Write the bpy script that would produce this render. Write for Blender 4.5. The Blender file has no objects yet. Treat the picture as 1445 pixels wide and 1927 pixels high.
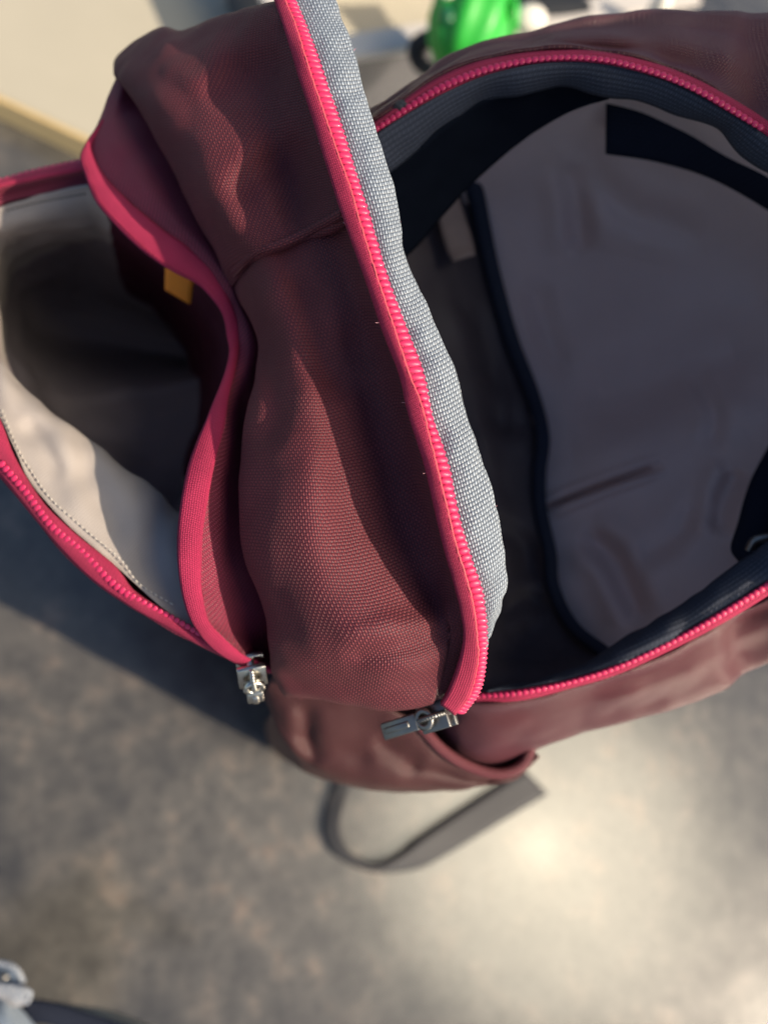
import bpy, bmesh, math, random
import numpy as np
from mathutils import Vector, Matrix, noise
random.seed(4)
sc = bpy.context.scene
col = sc.collection
# ------------------------------------------------------------------ camera
F = 26.0 / 36.0 * 1927.0            # focal length in photo pixels (26 mm on a 36 mm tall frame)
CX, CY = 722.5, 963.5
CAMPOS = Vector((0, 0, 0.48))       # the camera hangs 48 cm over the floor
NADIR = (420, 1400)                 # photo pixel straight below the camera
upc = -Vector(((NADIR[0]-CX)/F, (CY-NADIR[1])/F, -1.0)).normalized()
yc = (Vector((0, 1, 0)) - upc*upc.y).normalized()
xc = yc.cross(upc)
R = Matrix((xc, yc, upc))           # camera axes -> world
cam_d = bpy.data.cameras.new('camera'); cam = bpy.data.objects.new('camera', cam_d); col.objects.link(cam)
cam.matrix_world = Matrix.Translation(CAMPOS) @ R.to_4x4()
cam_d.sensor_fit = 'VERTICAL'; cam_d.sensor_height = 36; cam_d.sensor_width = 27; cam_d.lens = 26
cam_d.clip_start = 0.005; cam_d.clip_end = 100
cam_d.dof.use_dof = True; cam_d.dof.focus_distance = 0.152; cam_d.dof.aperture_fstop = 7.4
sc.camera = cam

def at(px, py, d):
    """photo pixel + distance along the view axis in cm -> world point"""
    return CAMPOS + R @ (Vector(((px-CX)/F, (CY-py)/F, -1.0))*(d/100.0))
def atz(px, py, z):
    """photo pixel + height over the floor in cm -> world point"""
    r = R @ Vector(((px-CX)/F, (CY-py)/F, -1.0))
    return CAMPOS + r*((z/100.0-CAMPOS.z)/r.z)
# ------------------------------------------------------------------ light
SUN_AZ = (1.0, -0.62)               # the sun stands to the right and towards the viewer
SUN_ZEN = math.radians(51)
sx, sy = Vector(SUN_AZ).normalized()
SUN_DIR = Vector((sx*math.sin(SUN_ZEN), sy*math.sin(SUN_ZEN), math.cos(SUN_ZEN)))
sun_d = bpy.data.lights.new('sun', 'SUN'); sun_d.energy = 5.0; sun_d.angle = math.radians(0.7); sun_d.color = (1.0, 0.84, 0.64)
sun = bpy.data.objects.new('sun', sun_d); col.objects.link(sun)
sun.rotation_euler = SUN_DIR.to_track_quat('Z', 'Y').to_euler(); sun.location = (1, -1, 3)
w = bpy.data.worlds.new('World'); sc.world = w; w.use_nodes = True
nt = w.node_tree; bg = nt.nodes['Background']
sky = nt.nodes.new('ShaderNodeTexSky'); sky.sky_type = 'NISHITA'; sky.sun_disc = False
sky.sun_elevation = math.pi/2-SUN_ZEN; sky.sun_rotation = math.atan2(sx, sy)
nt.links.new(sky.outputs[0], bg.inputs[0]); bg.inputs[1].default_value = 0.098
# the lamp overhead whose reflection the photo shows in the polished floor
hp = atz(1010, 1590, 0); v = (hp-CAMPOS).normalized(); mir = Vector((v.x, v.y, -v.z))
lam_d = bpy.data.lights.new('ceiling_lamp', 'SPOT'); lam_d.energy = 5; lam_d.color = (1.0, 0.84, 0.58)
lam_d.shadow_soft_size = 0.06; lam_d.spot_size = math.radians(70); lam_d.spot_blend = 1.0
lam = bpy.data.objects.new('ceiling_lamp', lam_d); col.objects.link(lam)
lam.location = hp + mir*2.3; lam.rotation_euler = mir.to_track_quat('Z', 'Y').to_euler()
pan_d = bpy.data.lights.new('added_glow_disk', 'AREA'); pan_d.shape = 'DISK'; pan_d.size = 1.1; pan_d.energy = 17; pan_d.color = (1.0, 0.89, 0.66)  # added disk light, spreads the floor glow and fills the bag
pan = bpy.data.objects.new('added_glow_disk', pan_d); col.objects.link(pan)
pan.location = hp + mir*2.4; pan.rotation_euler = mir.to_track_quat('Z', 'Y').to_euler()
sc.view_settings.view_transform = 'Standard'; sc.view_settings.look = 'None'
sc.view_settings.exposure = 0.40; sc.view_settings.gamma = 1.0
sc.render.engine = 'CYCLES'
sc.cycles.max_bounces = 8; sc.cycles.diffuse_bounces = 5
# ------------------------------------------------------------------ materials
class N:
    def __init__(s, name):
        s.m = bpy.data.materials.new(name); s.m.use_nodes = True; s.t = s.m.node_tree
        s.b = s.t.nodes['Principled BSDF']
    def set(s, inp, v):
        if isinstance(v, bpy.types.NodeSocket): s.t.links.new(v, inp)
        else: inp.default_value = v
    def math(s, op, a, b=0.0):
        n = s.t.nodes.new('ShaderNodeMath'); n.operation = op
        s.set(n.inputs[0], a); s.set(n.inputs[1], b); return n.outputs[0]
    def mix(s, f, a, b):
        n = s.t.nodes.new('ShaderNodeMix'); n.data_type = 'RGBA'
        s.set(n.inputs[0], f)
        s.set(n.inputs[6], a if isinstance(a, bpy.types.NodeSocket) else (*a, 1)); s.set(n.inputs[7], b if isinstance(b, bpy.types.NodeSocket) else (*b, 1))
        return n.outputs[2]
    def noise(s, scale, detail=3.0, vec=None, rough=0.55, stretch=None):
        n = s.t.nodes.new('ShaderNodeTexNoise'); n.inputs['Scale'].default_value = scale
        n.inputs['Detail'].default_value = detail; n.inputs['Roughness'].default_value = rough
        if vec is None: vec = s.t.nodes.new('ShaderNodeNewGeometry').outputs['Position']
        if stretch:
            mp = s.t.nodes.new('ShaderNodeMapping'); s.t.links.new(vec, mp.inputs[0]); mp.inputs['Scale'].default_value = stretch[0]
            mp.inputs['Rotation'].default_value = (0, 0, stretch[1]); vec = mp.outputs[0]
        s.t.links.new(vec, n.inputs['Vector']); return n.outputs[0]
    def ramp(s, f, lo, hi):
        n = s.t.nodes.new('ShaderNodeMapRange'); n.clamp = True; s.set(n.inputs[0], f)
        n.inputs[1].default_value = lo; n.inputs[2].default_value = hi; return n.outputs[0]
    def bump(s, h, strength, dist, normal=None):
        n = s.t.nodes.new('ShaderNodeBump'); n.inputs['Strength'].default_value = strength; n.inputs['Distance'].default_value = dist
        s.set(n.inputs['Height'], h)
        if normal is not None: s.t.links.new(normal, n.inputs['Normal'])
        return n.outputs[0]

def plain(name, c, rough=0.6, metal=0.0, var=0.15, scale=200, bump=0.0, bd=0.0003, spec=0.5, coat=0.0):
    n = N(name)
    f = n.noise(scale)
    dk = tuple(x*(1-var) for x in c); lt = tuple(min(1, x*(1+var)) for x in c)
    n.set(n.b.inputs['Base Color'], n.mix(f, dk, lt)); n.b.inputs['Roughness'].default_value = rough
    n.b.inputs['Metallic'].default_value = metal; n.b.inputs['Specular IOR Level'].default_value = spec
    n.b.inputs['Coat Weight'].default_value = coat
    if bump: n.set(n.b.inputs['Normal'], n.bump(f, bump, bd))
    return n.m

def weave(name, light, dark, pu=0.68, pv=0.68, bump=0.8, rough=0.5, sheen=0.03, gap=1.0, bd=0.00025, spec=0.4, warp=0.12, ang=0.0, sheen_col=(1, .8, .7), var=0.25, low=.72):
    """woven cloth: over/under threads from a UV map kept in millimetres"""
    n = N(name); t = n.t
    uv = t.nodes.new('ShaderNodeUVMap').outputs[0]
    geo = t.nodes.new('ShaderNodeNewGeometry').outputs['Position']
    nz = t.nodes.new('ShaderNodeTexNoise'); nz.inputs['Scale'].default_value = 170; t.links.new(geo, nz.inputs['Vector'])
    nv = t.nodes.new('ShaderNodeVectorMath'); nv.operation = 'SUBTRACT'; t.links.new(nz.outputs['Color'], nv.inputs[0]); nv.inputs[1].default_value = (.5, .5, .5)
    ns = t.nodes.new('ShaderNodeVectorMath'); ns.operation = 'SCALE'; t.links.new(nv.outputs[0], ns.inputs[0]); ns.inputs['Scale'].default_value = warp*2
    mp = t.nodes.new('ShaderNodeMapping'); t.links.new(uv, mp.inputs[0]); mp.inputs['Scale'].default_value = (1/pu, 1/pv, 1); mp.inputs['Rotation'].default_value = (0, 0, ang)
    ad = t.nodes.new('ShaderNodeVectorMath'); t.links.new(mp.outputs[0], ad.inputs[0]); t.links.new(ns.outputs[0], ad.inputs[1])
    sp = t.nodes.new('ShaderNodeSeparateXYZ'); t.links.new(ad.outputs[0], sp.inputs[0])
    u, v = sp.outputs[0], sp.outputs[1]
    fu, fv = n.math('FRACT', u), n.math('FRACT', v)
    par = n.math('FRACT', n.math('MULTIPLY', n.math('ADD', n.math('FLOOR', u), n.math('FLOOR', v)), 0.5))
    par = n.math('GREATER_THAN', par, 0.25)
    su = n.math('SINE', n.math('MULTIPLY', fu, math.pi)); sv = n.math('SINE', n.math('MULTIPLY', fv, math.pi))
    a = n.math('MULTIPLY', n.math('POWER', su, .7), n.math('ADD', n.math('MULTIPLY', sv, .6), .4))
    b = n.math('MULTIPLY', n.math('POWER', sv, .7), n.math('ADD', n.math('MULTIPLY', su, .6), .4))
    b = n.math('MULTIPLY', b, low)
    h = n.math('ADD', n.math('MULTIPLY', a, par), n.math('MULTIPLY', b, n.math('SUBTRACT', 1.0, par)))
    big = n.noise(90, 2)
    f = n.math('POWER', h, gap)
    c = n.mix(f, dark, light)
    fine = n.noise(2500, 2)
    k = n.math('ADD', n.math('MULTIPLY', n.math('ADD', big, fine), var), 1.0-var)
    hs = t.nodes.new('ShaderNodeHueSaturation'); t.links.new(c, hs.inputs['Color']); t.links.new(k, hs.inputs['Value'])
    n.set(n.b.inputs['Base Color'], hs.outputs[0])
    n.set(n.b.inputs['Roughness'], n.math('ADD', n.math('MULTIPLY', n.math('SUBTRACT', fine, .5), .3), rough))
    n.b.inputs['Specular IOR Level'].default_value = spec
    n.b.inputs['Sheen Weight'].default_value = sheen; n.b.inputs['Sheen Tint'].default_value = (*sheen_col, 1)
    n.set(n.b.inputs['Normal'], n.bump(h, bump, bd))
    return n.m

M = {}
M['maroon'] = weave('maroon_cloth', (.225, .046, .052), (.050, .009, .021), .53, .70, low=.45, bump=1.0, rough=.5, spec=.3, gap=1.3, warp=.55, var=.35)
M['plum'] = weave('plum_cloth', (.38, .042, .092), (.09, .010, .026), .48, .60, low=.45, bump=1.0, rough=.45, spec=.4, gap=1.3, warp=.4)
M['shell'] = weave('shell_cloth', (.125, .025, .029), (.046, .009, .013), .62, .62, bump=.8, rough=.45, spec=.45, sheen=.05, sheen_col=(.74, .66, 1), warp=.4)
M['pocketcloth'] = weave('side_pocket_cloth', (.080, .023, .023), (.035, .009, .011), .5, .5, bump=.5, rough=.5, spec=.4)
M['pink'] = weave('pink_tape', (.52, .045, .120), (.26, .012, .042), .55, .42, bump=.8, rough=.65, spec=.2, warp=.4, var=.5)
M['pinkedge'] = weave('pink_piping', (.44, .032, .100), (.24, .011, .044), .5, .42, bump=.8, rough=.6, spec=.2, warp=.35, var=.45)
M['tooth'] = plain('pink_nylon', (.58, .026, .110), .42, spec=.4, var=.05, coat=.2)
M['binding'] = weave('navy_seam_binding', (.030, .040, .070), (.012, .017, .032), .9, .9, bump=.5, rough=.7, spec=.2, sheen=0)
M['tape'] = weave('grey_grosgrain', (.50, .57, .65), (.095, .115, .15), .56, .86, low=.55, bump=1.0, rough=.38, spec=.6, gap=1.3, bd=.0003, sheen=.1, sheen_col=(.8, .9, 1))
M['navy'] = weave('navy_grosgrain', (.080, .090, .122), (.026, .031, .046), 1.2, .62, bump=.8, rough=.75, spec=.15, sheen=0, sheen_col=(.8, .9, 1))
M['dark'] = weave('dark_navy_webbing', (.013, .018, .036), (.005, .007, .014), .9, .9, bump=.6, rough=.75, spec=.12, sheen=0, sheen_col=(.8, .9, 1))
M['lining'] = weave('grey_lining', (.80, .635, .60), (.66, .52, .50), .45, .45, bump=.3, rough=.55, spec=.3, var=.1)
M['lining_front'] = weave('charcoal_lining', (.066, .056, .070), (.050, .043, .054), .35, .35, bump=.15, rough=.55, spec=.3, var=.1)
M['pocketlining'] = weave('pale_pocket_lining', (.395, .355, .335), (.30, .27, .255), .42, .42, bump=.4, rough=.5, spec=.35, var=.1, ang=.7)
M['pocketshade'] = weave('shaded_pocket_lining', (.27, .235, .25), (.20, .17, .185), .42, .42, bump=.3, rough=.6, spec=.2, sheen=0, var=.1)  # pocket lining again, with the shade of the cavity put into its colour
M['plumback'] = weave('plum_pocket_wall', (.10, .020, .042), (.04, .008, .018), .5, .6, bump=.4, rough=.6, spec=.2, sheen=0)  # back of the plum gusset, toned darker for shade inside the pocket
M['label'] = plain('care_label', (.22, .17, .165), .7)
M['orange'] = weave('orange_tape', (.95, .30, .015), (.7, .19, .008), .6, .6, bump=.5)
M['webbing'] = weave('charcoal_webbing', (.065, .065, .07), (.03, .03, .034), 1.1, 1.1, bump=.5, rough=.6)
M['chrome'] = plain('zip_metal', (.55, .53, .48), .25, 1.0, .1, 400)
M['gun'] = plain('gunmetal', (.24, .235, .225), .42, 1.0, .2, 400)
M['thread'] = plain('maroon_thread', (.20, .07, .07), .6)
M['palethread'] = plain('pale_thread', (.45, .42, .38), .6)
M['black'] = plain('near_black_cloth', (.006, .008, .014), .9, spec=.0)
# ------------------------------------------------------------------ geometry helpers
BASE = Vector((0, 0, 0))
def cr(P, n):
    """Catmull-Rom through P (k, dim), n samples evenly along its length"""
    P = np.asarray(P, float); k = len(P)
    if k == 2: return P[0] + (P[1]-P[0])*np.linspace(0, 1, n)[:, None]
    Q = np.vstack([2*P[0]-P[1], P, 2*P[-1]-P[-2]])
    t = np.linspace(0, k-1, max(n*4, 40)); i = np.minimum(t.astype(int), k-2); u = (t-i)[:, None]
    p0, p1, p2, p3 = Q[i], Q[i+1], Q[i+2], Q[i+3]
    C = .5*(2*p1+(p2-p0)*u+(2*p0-5*p1+4*p2-p3)*u**2+(3*p1-p0-3*p2+p3)*u**3)
    s = np.r_[0, np.cumsum(np.linalg.norm(np.diff(C, axis=0), axis=1))]
    q = np.linspace(0, s[-1], n)
    return np.stack([np.interp(q, s, C[:, j]) for j in range(C.shape[1])], 1)
def crp(P, n):
    """Catmull-Rom, n samples evenly in parameter (keeps rows of a grid aligned)"""
    P = np.asarray(P, float); k = len(P)
    Q = np.vstack([2*P[0]-P[1], P, 2*P[-1]-P[-2]])
    t = np.linspace(0, k-1, n); i = np.minimum(t.astype(int), k-2); u = (t-i)[:, None]
    p0, p1, p2, p3 = Q[i], Q[i+1], Q[i+2], Q[i+3]
    return .5*(2*p1+(p2-p0)*u+(2*p0-5*p1+4*p2-p3)*u**2+(3*p1-p0-3*p2+p3)*u**3)
def W(pts): return np.array([list(at(*p)) for p in pts])
def grid_pts(rows, nr, nc):
    """rows of (px, py, d) control points -> nr x nc x 3 world points"""
    A = np.array([crp(W(r), nc) for r in rows])
    return np.stack([crp(A[:, j], nr) for j in range(nc)], 1)
def link(name, me, mat, parent=None):
    o = bpy.data.objects.new(name, me); col.objects.link(o)
    if mat and not me.materials: me.materials.append(mat)
    if parent is not None: o.parent = parent
    return o
def mesh_grid(name, G, mat, parent, thick=0.0, wr=0.0, wscale=60, closed=False, offset=0.0, seed=0, rel=True):
    nr, nc = G.shape[:2]
    if wr:
        du = np.gradient(G, axis=0); dv = np.gradient(G, axis=1)
        nn = np.cross(du, dv); nn /= np.linalg.norm(nn, axis=2, keepdims=True)+1e-12
        for i in range(nr):
            for j in range(nc):
                p = Vector(G[i, j])*wscale+Vector((seed*7.3, seed*3.1, 0))
                k = noise.noise(p)+.5*noise.noise(p*2.1)
                G[i, j] = G[i, j]+nn[i, j]*(wr*k)
    off = np.array(BASE) if rel else np.zeros(3)
    verts = (G-off).reshape(-1, 3)
    ncf = nc if closed else nc-1
    faces = [(i*nc+j, i*nc+(j+1) % nc, (i+1)*nc+(j+1) % nc, (i+1)*nc+j) for i in range(nr-1) for j in range(ncf)]
    me = bpy.data.meshes.new(name); me.from_pydata(verts.tolist(), [], faces); me.update()
    # uv in millimetres from mean arc lengths measured about the middle
    du = np.linalg.norm(np.diff(G, axis=0), axis=2); dv = np.linalg.norm(np.diff(G, axis=1), axis=2)
    vv = np.zeros((nr, nc)); vv[1:] = np.cumsum(np.repeat(du.mean(1)[:, None], nc, 1)*.6+du*.4, axis=0)
    uu = np.zeros((nr, nc)); uu[:, 1:] = np.cumsum(dv*.5+np.repeat(dv.mean(0)[None], nr, 0)*.5, axis=1)
    uu -= uu[:, nc//2][:, None]
    uv = me.uv_layers.new(name='UVMap')
    li = np.zeros(len(me.loops), int); me.loops.foreach_get('vertex_index', li)
    d = np.stack([uu.reshape(-1)[li]*1000, vv.reshape(-1)[li]*1000], 1)
    uv.data.foreach_set('uv', d.reshape(-1))
    me.polygons.foreach_set('use_smooth', [True]*len(me.polygons))
    o = link(name, me, mat, parent)
    if thick:
        s = o.modifiers.new('thickness', 'SOLIDIFY'); s.thickness = thick; s.offset = offset
    return o
def strip_pts(L, Rr, n, m, bulge=0.0):
    """two edge polylines (px, py, d) -> ribbon grid; bulge (cm) lifts its middle towards the viewer"""
    A, B = cr(W(L), n), cr(W(Rr), n)
    G = np.zeros((n, m, 3))
    cp = np.array(CAMPOS)
    for j in range(m):
        t = j/(m-1)
        p = A*(1-t)+B*t
        if bulge:
            dr = cp-p; dr /= np.linalg.norm(dr, axis=1, keepdims=True)
            p = p+dr*(bulge/100*4*t*(1-t))
        G[:, j] = p
    return G
def strip(name, L, Rr, n, m, mat, parent, bulge=0.0, thick=0.0008, wr=0.0, wscale=120, seed=0):
    return mesh_grid(name, strip_pts(L, Rr, n, m, bulge), mat, parent, thick, wr, wscale, seed=seed)
def tube_pts(C, r, k=8):
    """world polyline C (n, 3) -> closed ring grid, r scalar or per point"""
    n = len(C); r = np.broadcast_to(r, (n,))
    T = np.gradient(C, axis=0); T /= np.linalg.norm(T, axis=1, keepdims=True)
    up = np.array(CAMPOS)-C; Bn = np.cross(T, up); Bn /= np.linalg.norm(Bn, axis=1, keepdims=True); Nn = np.cross(Bn, T)
    G = np.zeros((n, k, 3))
    for j in range(k):
        a = 2*math.pi*j/k
        G[:, j] = C+(Bn*math.cos(a)+Nn*math.sin(a))*r[:, None]
    return G
def tube(name, pts, n, r, mat, parent, k=8, world=None):
    C = world if world is not None else cr(W(pts), n)
    return mesh_grid(name, tube_pts(C, r, k), mat, parent, closed=True)
def tag(o, label=None, cat=None, group=None, kind=None):
    for k, v in (('label', label), ('category', cat), ('group', group), ('kind', kind)):
        if v: o[k] = v
    return o
def empty(name, loc):
    o = bpy.data.objects.new(name, None); o.empty_display_size = .02; col.objects.link(o); o.location = loc; return o
def bm_obj(name, bm, mat, parent, smooth=True):
    me = bpy.data.meshes.new(name); bm.to_mesh(me); bm.free()
    if smooth: me.polygons.foreach_set('use_smooth', [True]*len(me.polygons))
    return link(name, me, mat, parent)
# ------------------------------------------------------------------ setting: floor
def floor_mat():
    n = N('polished_concrete')
    big = n.noise(5.5, 6, rough=.62); mid = n.noise(42, 6, rough=.66); fine = n.noise(140, 4)
    scr = n.noise(60, 3, stretch=((1, .22, 1), .5))
    c = n.mix(n.ramp(n.math('ADD', n.math('MULTIPLY', big, .6), n.math('MULTIPLY', mid, .4)),   .40, .60), (.045, .0445, .0445), (.120, .113, .102))
    c = n.mix(n.math('MULTIPLY', n.ramp(mid, .53, .74), n.ramp(big, .46, .62)), c, (.22, .165, .13))
    c = n.mix(n.math('MULTIPLY', n.ramp(scr, .60, .80), .25), c, (.22, .20, .18))
    c = n.mix(n.math('MULTIPLY', n.ramp(fine, .46, .7), .5), c, (.05, .047, .045))
    n.set(n.b.inputs['Base Color'], c)
    n.set(n.b.inputs['Roughness'], n.math('ADD', n.math('MULTIPLY', mid, .10), .17))
    n.b.inputs['Specular IOR Level'].default_value = 1.0
    n.b.inputs['Coat Weight'].default_value = .10; n.b.inputs['Coat Roughness'].default_value = .10
    n.set(n.b.inputs['Normal'], n.bump(n.math('ADD', mid, n.math('MULTIPLY', fine, .3)), .12, .001))
    return n.m
bm = bmesh.new()
bmesh.ops.create_grid(bm, x_segments=8, y_segments=8, size=12)
tag(bm_obj('floor', bm, floor_mat(), None, False), kind='structure')
# ------------------------------------------------------------------ the backpack
BASE = Vector(atz(720, 1180, 0))
bag = empty('backpack', BASE)
tag(bag, 'open maroon backpack with pink zips and grey lining standing on the concrete floor', 'backpack')

# --- main opening: outer shell lofted from the rim down to the floor
rim = [(700, 235, 17.6), (731, 214, 17.5), (803, 160, 17.4), (880, 124, 17.3), (958, 106, 17.2), (1035, 98, 17.1), (1112, 98, 17.0), (1190, 111, 16.9),
       (1267, 134, 16.9), (1344, 170, 16.8), (1445, 232, 16.7), (1560, 320, 16.7), (1680, 450, 16.8), (1740, 620, 17.0), (1720, 800, 17.3), (1640, 950, 17.5),
       (1540, 1048, 17.7), (1445, 1118, 17.8), (1335, 1184, 17.9), (1247, 1228, 18.0), (1159, 1268, 18.1), (1071, 1294, 18.2), (982, 1314, 18.3), (903, 1318, 18.6), (840, 1300, 19.5),
       (780, 1200, 21), (720, 1000, 22.5), (650, 700, 23.5), (620, 450, 22), (650, 300, 19)]
outl = [(728, 206, 18.8), (750, 187, 18.9), (800, 152, 18.9), (858, 114, 18.8), (940, 84, 18.7), (1035, 62, 18.6), (1112, 47, 18.4), (1190, 38, 18.3),
        (1300, 31, 18.2), (1370, 29, 18.1), (1460, 29, 18.0), (1640, 120, 18.2), (1810, 330, 18.6), (1880, 600, 19), (1850, 860, 19.3), (1750, 1040, 19.6),
        (1600, 1160, 19.9), (1445, 1240, 20.2), (1345, 1294, 20.4), (1250, 1331, 20.6), (1162, 1357, 20.8), (1085, 1376, 21.0), (985, 1412, 21.6), (895, 1440, 22.2), (820, 1400, 22.8),
        (740, 1260, 23.5), (670, 1020, 24.5), (600, 700, 25.5), (570, 420, 24), (630, 270, 20.5)]
rimW, outW = W(rim), W(outl)
for i, h in enumerate((.025, .065, .105, .125, .120, .060)): rimW[11+i, 2] += h; outW[11+i, 2] += h   # unseen right end raised so that it shades the inside and upper rim
def closed(P, n): 
    P = np.vstack([P, P[:1]]); return crp(P, n+1)[:-1]
NL = 240
r0, o0 = closed(rimW, NL), closed(outW, NL)
ctr = np.array(BASE)
vdir = np.array([.40, .92])
def low(P, z, k, flare=0.0):
    Q = P.copy(); D = Q[:, :2]-ctr[:2]; D /= np.linalg.norm(D, axis=1, keepdims=True); k = k+flare*np.clip(.45+D@vdir, 0, 1)+flare*1.6*np.clip(D[:, 0], 0, 1)*np.clip(D[:, 1]+.55, 0, 1); Q[:, 0] = ctr[0]+(Q[:, 0]-ctr[0])*k; Q[:, 1] = ctr[1]+(Q[:, 1]-ctr[1])*k; Q[:, 2] = z; return Q
tocam = np.array(CAMPOS)-r0; tocam /= np.linalg.norm(tocam, axis=1, keepdims=True)
tt = np.linspace(0, 2*math.pi, NL, endpoint=False)
crease = .0008*np.sin(5*tt+.6)+.0006*np.sin(11*tt)+.0003*np.sin(23*tt+1)
drop = o0.copy(); drop[:, 2] -= .02
rings = [r0, r0+(o0-r0)*.14-tocam*.0022, r0*.58+o0*.42+tocam*(.0012+crease[:, None]*1.0), r0*.30+o0*.70+tocam*(.0010-crease[:, None]*.9), o0, drop, low(o0, .22, 1.0, .22), low(o0, .12, 1.0, .22), low(o0, .03, .97, .15), low(o0, .004, .86, .12)]
rings = np.array(rings)
G = np.stack([crp(rings[:, j], 44) for j in range(NL)], 1)
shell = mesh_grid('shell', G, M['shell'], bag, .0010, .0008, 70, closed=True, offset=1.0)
# flat base panel
bm = bmesh.new()
vs = [bm.verts.new(Vector(p)-BASE) for p in low(o0, .006, .88, .12)[::4]]
bm.faces.new(vs); bmesh.ops.solidify(bm, geom=bm.faces[:], thickness=.002)
bm_obj('base_panel', bm, M['shell'], bag, False)

# --- lining of the big compartment
lin_rows = [
 [(820, 285, 20.6), (1000, 165, 19.0), (1200, 150, 17.9), (1445, 280, 17.6), (1660, 480, 18)],
 [(850, 330, 23.0), (1030, 240, 21.5), (1200, 235, 20.6), (1430, 370, 20.1), (1680, 560, 20)],
 [(885, 420, 25.5), (1050, 400, 25.2), (1230, 430, 24.2), (1430, 500, 23.0), (1700, 650, 20.5)],
 [(915, 600, 27), (1090, 600, 27.0), (1260, 610, 25.8), (1440, 640, 24.2), (1700, 740, 21)],
 [(985, 770, 27), (1120, 775, 26.4), (1280, 770, 25.4), (1440, 780, 23.4), (1700, 840, 20.5)],
 [(1005, 900, 26), (1150, 890, 25.2), (1290, 890, 24.2), (1430, 890, 22.6), (1650, 920, 20.2)],
 [(1010, 1000, 25.5), (1150, 980, 24.6), (1290, 970, 23.4), (1420, 950, 21.9), (1620, 960, 20)],
 [(1030, 1100, 24.6), (1160, 1090, 23.5), (1280, 1060, 22.3), (1400, 1030, 21.6), (1600, 1000, 19.8)],
 [(1090, 1225, 22.8), (1190, 1190, 21.7), (1280, 1150, 20.8), (1400, 1090, 20.2), (1560, 1020, 19.5)],
 [(1060, 1288, 18.9), (1170, 1262, 18.6), (1290, 1214, 18.4), (1400, 1146, 18.2), (1540, 1048, 18)]]
G = grid_pts(lin_rows, 280, 230)
# the slack folds of the lining
def fold(G, pts, width, depth, n=60):
    """press a crease along a photo polyline (pixels) into a grid, depth in cm away from the viewer"""
    P = cr(np.array([(p[0], p[1]) for p in pts], float), n)
    Rm = np.array(R); cp = np.array(CAMPOS)
    L = (G-cp)@Rm
    px = L[..., 0]/-L[..., 2]*F+CX; py = CY-L[..., 1]/-L[..., 2]*F
    q = np.stack([px, py], -1)[:, :, None, :]-P[None, None]
    dd = np.linalg.norm(q, axis=-1); i = dd.argmin(-1); d = dd.min(-1)
    T = np.gradient(P, axis=0); T /= np.linalg.norm(T, axis=1, keepdims=True)
    qq = np.take_along_axis(q, i[..., None, None].repeat(2, -1), 2)[:, :, 0]
    side = T[i][..., 0]*qq[..., 1]-T[i][..., 1]*qq[..., 0]
    e = i/(n-1); end = np.clip(np.minimum(e, 1-e)*6, 0, 1)
    s = side/width
    f = (np.exp(-s*s)-.55*np.exp(-(s-1.6)**2)-.35*np.exp(-(s+1.8)**2))*end*np.exp(-np.maximum(0, d-abs(side))**2/width**2)
    dr = G-cp; dr /= np.linalg.norm(dr, axis=-1, keepdims=True)
    return G+dr*(f*depth/100)[..., None]
G = fold(G, [(1010, 965), (1080, 935), (1160, 905), (1250, 875)], 8, .6)
G = fold(G, [(1090, 1000), (1150, 1050), (1180, 1110), (1215, 1180)], 24, .6)
G = fold(G, [(1060, 760), (1180, 740), (1300, 690), (1445, 660)], 60, .6)
G = fold(G, [(1100, 250), (1120, 330), (1200, 400), (1330, 430)], 30, .35)
G = fold(G, [(1390, 880), (1360, 950), (1350, 1010)], 22, .55)
G = fold(G, [(1060, 300), (1085, 380), (1090, 480)], 24, .5)
for pts_, wd_, dp_ in [([(1300, 700), (1345, 780), (1330, 850)], 18, .2), ([(1190, 1060), (1270, 1010), (1330, 930)], 22, .25), ([(1000, 520), (1020, 620), (1060, 720)], 26, .25)]:
    G = fold(G, pts_, wd_, dp_)
mesh_grid('lining_back', G, M['lining'], bag, .0006, .0006, 40)
front_rows = [
 [(600, 230, 18.0), (690, 290, 19.5), (770, 290, 20.5), (850, 290, 22)],
 [(620, 380, 18.5), (700, 400, 22), (790, 370, 23.5), (885, 330, 24.4)],
 [(640, 500, 18.5), (720, 520, 23), (820, 490, 24.6), (912, 450, 25.6)],
 [(690, 700, 18.5), (780, 700, 24), (870, 670, 25.4), (958, 640, 26.4)],
 [(760, 900, 18.5), (850, 890, 24), (930, 870, 25), (1012, 850, 25.4)],
 [(820, 1050, 18.5), (890, 1050, 23), (960, 1045, 24.2), (1034, 1040, 24.3)],
 [(850, 1180, 18.6), (910, 1195, 21.8), (990, 1205, 22.8), (1085, 1190, 22.8)],
 [(860, 1270, 18.8), (910, 1285, 19.8), (1010, 1280, 20.4), (1155, 1245, 20.6)],
 [(870, 1300, 18.9), (905, 1305, 18.8), (990, 1300, 18.7), (1100, 1278, 18.6)]]
G = grid_pts(front_rows, 120, 60)
G = fold(G, [(860, 560), (900, 620), (930, 720), (945, 860)], 22, .25)
G = fold(G, [(880, 1010), (930, 1000), (985, 1030), (1000, 1100)], 22, .3)
G = fold(G, [(930, 1160), (990, 1130), (1030, 1150)], 18, .25)
G = fold(G, [(900, 780), (950, 800), (1000, 800)], 20, .2)
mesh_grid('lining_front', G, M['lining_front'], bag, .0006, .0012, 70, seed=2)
seam = [(800, 215, 19.0), (838, 250, 21.4), (870, 300, 23.2), (893, 360, 24.2), (908, 430, 25.0), (928, 520, 25.6), (962, 640, 25.9), (1000, 740, 25.6), (1020, 820, 25.1), (1014, 890, 24.9), (1016, 960, 24.7), (1034, 1040, 24.0), (1040, 1105, 23.5), (1078, 1180, 22.5), (1150, 1238, 20.8)]
C = cr(W(seam), 140)
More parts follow.
